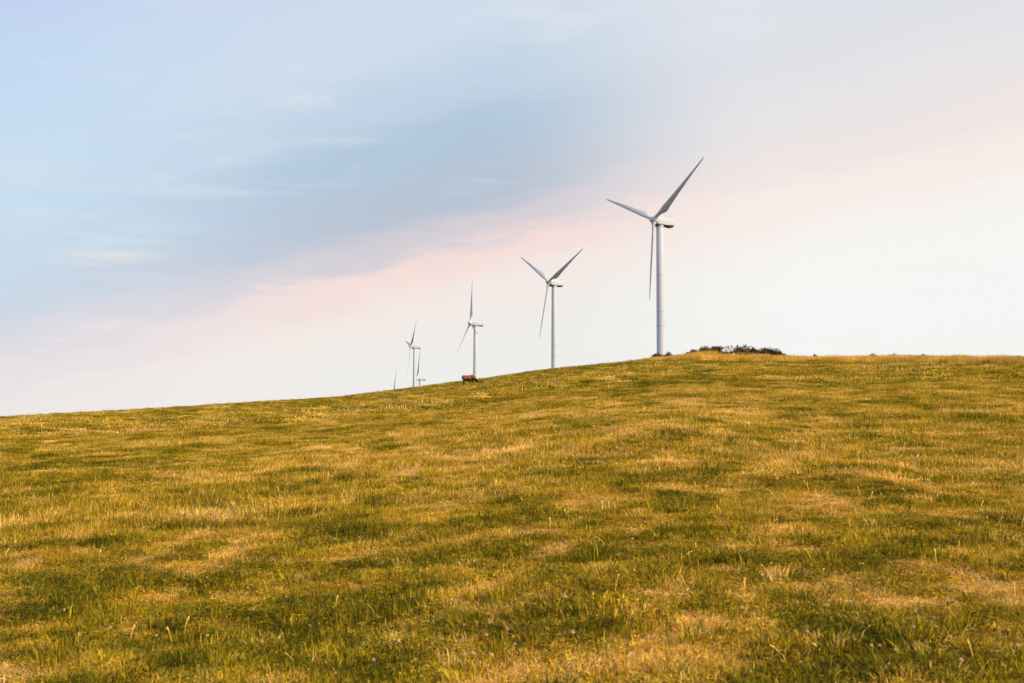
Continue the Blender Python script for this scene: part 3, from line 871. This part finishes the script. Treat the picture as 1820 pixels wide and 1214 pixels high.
def rock(px, dd, wpx, hpx, lift, label, seed):
    rg = random.Random(seed)
    v = ray(px, 640); az = math.atan2(v.x, v.y); d = float(np.interp(az, _az, CREST[:, 2]))+dd
    x, y = d*math.sin(az), d*math.cos(az); W = wpx*d/FPX; H = hpx*d/FPX
    bm = bmesh.new(); bmesh.ops.create_icosphere(bm, subdivisions=3, radius=.5)
    # cut by random planes for facets
    pl = [(Vector((rg.gauss(0, 1), rg.gauss(0, 1), rg.gauss(.2, .8))).normalized(), rg.uniform(.24, .42)) for _ in range(13)]
    for q in bm.verts:
        for n_, o_ in pl:
            t_ = q.co.dot(n_)-o_
            if t_ > 0: q.co -= n_*t_*.93
        q.co += Vector((rg.gauss(0, .008), rg.gauss(0, .008), rg.gauss(0, .008)))
        k_ = .62+1.1*max(0, q.co.x+.25) if q.co.x < .2 else 1.1-1.1*(q.co.x-.2)
        q.co = Vector((q.co.x*W*1.15, q.co.y*W*.9, (q.co.z*H*1.35+H*.42)*k_))
    me = bpy.data.meshes.new('rock'); bm.to_mesh(me); bm.free(); shade(me, 28)
    o = obj('boulder', me, M_ROCK); o.location = (x, y, gz(x, y)-.08+lift); o.rotation_euler[2] = rg.uniform(-.4, .4)
    tag(o, label, 'rock')
BUSH = [ # px, width px, height px, dist offset, label
    (1163, 14, 5, 1, 'small dark shrub at the foot of the nearest turbine, leftmost on the crest'),
    (1178, 30, 9, 0, 'dark shrub directly right of the foot of the nearest turbine'),
    (1197, 12, 5, 1, 'tiny shrub in the dry grass between the nearest turbine and the scrub mound'),
    (1224, 20, 6, 2, 'small shrub just left of the scrub mound'),
    (1243, 30, 9, 2, 'low shrub at the left end of the scrub mound'),
    (1262, 34, 13, 2, 'rounded olive brown bush on the left shoulder of the mound'),
    (1279, 28, 10, 0, 'dark bush in front of the big pale boulder on its left'),
    (1300, 30, 8, -2, 'dark bush below the big pale boulder'),
    (1304, 22, 13, 3, 'bush just right of the big pale boulder'),
    (1320, 28, 12, 2, 'dark brown bush near the middle of the mound'),
    (1318, 26, 8, -2, 'low front bush near the middle of the mound'),
    (1340, 28, 11, 3, 'bush between the two upper rocks and the right hand bushes'),
    (1336, 20, 8, -2, 'dark bush left of the low front boulder'),
    (1357, 30, 12, 2, 'bush behind the low front boulder'),
    (1370, 32, 14, 1, 'tallest bush in the right half of the mound'),
    (1383, 24, 10, 1, 'black green bush toward the right end of the mound'),
    (1394, 18, 6, 2, 'last thin bush at the right end of the mound'),
    (1425, 16, 6, 0, 'small dark shrub right of the mound, left of a pair'),
    (1447, 16, 7, 0, 'small dark shrub right of the mound, right of a pair'),
    (1552, 16, 7, 0, 'wispy dark shrub on the right crest, first from the left'),
    (1586, 18, 8, 1, 'wispy shrub poking out of straw grass on the right crest'),
    (1622, 14, 8, 0, 'narrow dark shrub on the highest part of the right crest'),
    (1640, 12, 8, 1, 'thin twiggy shrub right of the highest part of the right crest'),
    (1702, 14, 6, 0, 'small twiggy shrub well right along the crest'),
    (1812, 18, 8, -3, 'brown shrub at the right edge of the picture'),
]
for i, (a, w_, h_, dd, lab) in enumerate(BUSH): bush(a, w_, h_, lab, dd, i)
rock(1290, .0, 24, 13, .7, 'largest pale grey boulder on top of the scrub mound', 21)
rock(1330, .5, 15, 9, 1.2, 'small pale rock on the mound right of the largest boulder', 8)
rock(1348, -8.5, 22, 10, .4, 'low whitish lichen covered boulder in front of the scrub', 5)
rock(1303, -3.2, 9, 5, .7, 'tiny grey stone among the bushes below the largest boulder', 11)
rock(1337, -9, 8, 5, .4, 'little stone at the left foot of the low front boulder', 14)

# ------------------------------------------------------------------ cow
def cow_mat():
    m, N, L, out = new_mat('cow_hide')
    tc = N.new('ShaderNodeTexCoord'); sp = N.new('ShaderNodeSeparateXYZ'); L.new(tc.outputs['Object'], sp.inputs[0])
    def mm(op, x, y):
        q = N.new('ShaderNodeMath'); q.operation = op
        for i, w in enumerate((x, y)):
            if isinstance(w, (int, float)): q.inputs[i].default_value = w
            else: L.new(w, q.inputs[i])
        return q.outputs[0]
    nz = N.new('ShaderNodeTexNoise'); nz.inputs['Scale'].default_value = 4; nz.inputs['Detail'].default_value = 5; L.new(tc.outputs['Object'], nz.inputs[0])
    # dark points: legs and head; belly shade painted into the lower body
    low = N.new('ShaderNodeMapRange'); low.inputs[1].default_value = 1.08; low.inputs[2].default_value = .66; L.new(mm('ADD', sp.outputs[2], mm('MULTIPLY', mm('SUBTRACT', nz.outputs[0], .5), .35)), low.inputs[0])
    hd = N.new('ShaderNodeMapRange'); hd.inputs[1].default_value = .95; hd.inputs[2].default_value = 1.25; L.new(sp.outputs[0], hd.inputs[0])
    f = mm('MINIMUM', mm('MAXIMUM', low.outputs[0], hd.outputs[0]), 1.0)
    cr = N.new('ShaderNodeValToRGB'); cr.color_ramp.elements[0].color = (.10, .032, .008, 1); cr.color_ramp.elements[1].color = (.36, .125, .018, 1)
    cr.color_ramp.elements[0].position = .35; cr.color_ramp.elements[1].position = .62; L.new(nz.outputs[0], cr.inputs[0])
    mx = N.new('ShaderNodeMix'); mx.data_type = 'RGBA'; L.new(f, mx.inputs[0]); L.new(cr.outputs[0], mx.inputs[6]); mx.inputs[7].default_value = (.018, .010, .008, 1)
    b = N.new('ShaderNodeBsdfPrincipled'); b.inputs['Roughness'].default_value = .75; b.inputs['Specular IOR Level'].default_value = .25
    L.new(mx.outputs[2], b.inputs['Base Color']); L.new(b.outputs[0], out.inputs['Surface']); return m
def skinned(name, joints, edges, mat, parent, root=0, levels=2):
    """joints: (x,y,z,rx,ry)"""
    me = bpy.data.meshes.new(name); me.from_pydata([j[:3] for j in joints], edges, []); me.update()
    o = obj(name, me, mat, parent)
    sk = o.modifiers.new('skin', 'SKIN'); sk.use_smooth_shade = True; sk.branch_smoothing = .6
    for v, j in zip(me.skin_vertices[0].data, joints): v.radius = (j[3], j[4])
    me.skin_vertices[0].data[root].use_root = True
    sb = o.modifiers.new('subsurf', 'SUBSURF'); sb.levels = levels; sb.render_levels = levels
    return o
def build_cow():
    hide = cow_mat()
    J = [(-.66, 0, 1.00, .30, .33),   # 0 pelvis
         (-.38, 0, .90, .34, .40), (-.05, 0, .86, .36, .44), (.28, 0, .91, .35, .41),   # 1-3 barrel
         (.50, 0, .97, .31, .40),    # 4 shoulders
         (.78, .02, .80, .24, .30), (1.00, .04, .58, .17, .20),                                # 5-6 neck
         (1.15, .05, .46, .15, .17), (1.22, .06, .31, .13, .145), (1.25, .06, .18, .10, .10), (1.26, .06, .11, .075, .065),  # 7-10 head
         (-.80, 0, 1.05, .20, .25)]   # 11 rump end
    E = [(0, 1), (1, 2), (2, 3), (3, 4), (4, 5), (5, 6), (6, 7), (7, 8), (8, 9), (9, 10), (0, 11)]
    def leg(par, chain):
        prev = par
        for c in chain:
            J.append(c); E.append((prev, len(J)-1)); prev = len(J)-1
    for s, o in ((-1, 0.0), (1, .10)):
        # hind: hip, knee (stifle) forward, hock backward, fetlock, hoof
        leg(0, [(-.68+o, s*.15, .80, .19, .18), (-.68+o, s*.17, .62, .15, .14), (-.79+o, s*.17, .44, .095, .09), (-.77+o, s*.17, .20, .075, .075), (-.75+o, s*.17, .07, .075, .075), (-.72+o, s*.17, -.04, .075, .08)])
    for s, o in ((-1, -.27), (1, .14)):
        leg(4, [(.46+o*.3, s*.17, .76, .12, .11), (.44+o*.6, s*.18, .56, .09, .085), (.43+o, s*.18, .38, .085, .085), (.41+o*1.2, s*.18, .18, .072, .072), (.40+o*1.25, s*.18, .07, .048, .048), (.43+o*1.25, s*.18, .0, .052, .058)])
    root = bpy.data.objects.new('cow', None); COL.objects.link(root)
    # sweep overlapping ellipsoids along the skeleton, then fuse them into one continuous skin
    bm = bmesh.new(); trunk = {0, 1, 2, 3, 4, 11}
    for a, b in E:
        A_, B_ = J[a], J[b]; L_ = (Vector(B_[:3])-Vector(A_[:3])).length; st = max(2, int(L_/(.25*min(A_[3], B_[3])))+1)
        for q in range(st+1):
            f = q/st; c = Vector(A_[:3]).lerp(Vector(B_[:3]), f); r1 = A_[3]*(1-f)+B_[3]*f; r2 = A_[4]*(1-f)+B_[4]*f
            lat = .72 if (a in trunk and b in trunk) else .8 if (a in (4, 5, 6, 7, 8, 9) and b < 11) else .95
            M_ = Matrix.Translation(c) @ Matrix.Diagonal((r1, r2*lat, r2, 1))
            bmesh.ops.create_icosphere(bm, subdivisions=2, radius=1.0, matrix=M_)
    me = bpy.data.meshes.new('cow_body'); bm.to_mesh(me); bm.free()
    tmp = bpy.data.objects.new('body', me); COL.objects.link(tmp)
    rm = tmp.modifiers.new('remesh', 'REMESH'); rm.mode = 'VOXEL'; rm.voxel_size = .02
    sm = tmp.modifiers.new('smooth', 'SMOOTH'); sm.factor = .5; sm.iterations = 4
    fused = bpy.data.meshes.new_from_object(tmp.evaluated_get(bpy.context.evaluated_depsgraph_get()))
    bpy.data.objects.remove(tmp)
    fused.polygons.foreach_set('use_smooth', [True]*len(fused.polygons))
    obj('body', fused, hide, root)
    skinned('tail', [(-.92, 0, 1.12, .035, .035), (-.93, .02, .99, .028, .028), (-.94, .03, .72, .022, .022), (-.94, .03, .52, .045, .035), (-.93, .03, .38, .02, .02)], [(0, 1), (1, 2), (2, 3), (3, 4)], hide, root, 0, 1)
    udd = skinned('udder', [(-.42, 0, .62, .12, .13), (-.38, 0, .54, .09, .10)], [(0, 1)], hide, root, 0, 1)
    for s in (-1, 1):
        skinned('ear', [(1.15, .05+s*.08, .58, .03, .02), (1.10, .05+s*.20, .60, .05, .018), (1.07, .05+s*.28, .58, .015, .01)], [(0, 1), (1, 2)], hide, root, 0, 1)
        skinned('horn', [(1.20, .05+s*.07, .64, .028, .028), (1.26, .05+s*.19, .69, .022, .022), (1.36, .05+s*.22, .72, .008, .008)], [(0, 1), (1, 2)], M_HORN, root, 0, 1)
        skinned('eye', [(1.27, .05+s*.10, .42, .015, .015), (1.275, .05+s*.105, .41, .012, .012)], [(0, 1)], M_DARK, root, 0, 1)
    p = ground_at(834, 685)
    root.location = p+Vector((0, 0, .06)); a_ = R(14); f_ = gz(p.x+.5*math.cos(a_), p.y+.5*math.sin(a_)); b_ = gz(p.x-.7*math.cos(a_), p.y-.7*math.sin(a_))
    root.location.z = (f_+b_)/2+.12; root.rotation_euler = (0, -.45*math.atan2(f_-b_, 1.2), a_); root.scale = (1.07, 1.07, 1.07)
    tag(root, 'reddish brown cow with dark legs and head, grazing on the slope', 'cow')
    return root
M_HORN = paint('horn', (.55, .48, .38), .5, .1, 10)
M_DARK = paint('eye_dark', (.01, .01, .01), .2, .1, 10)
build_cow()
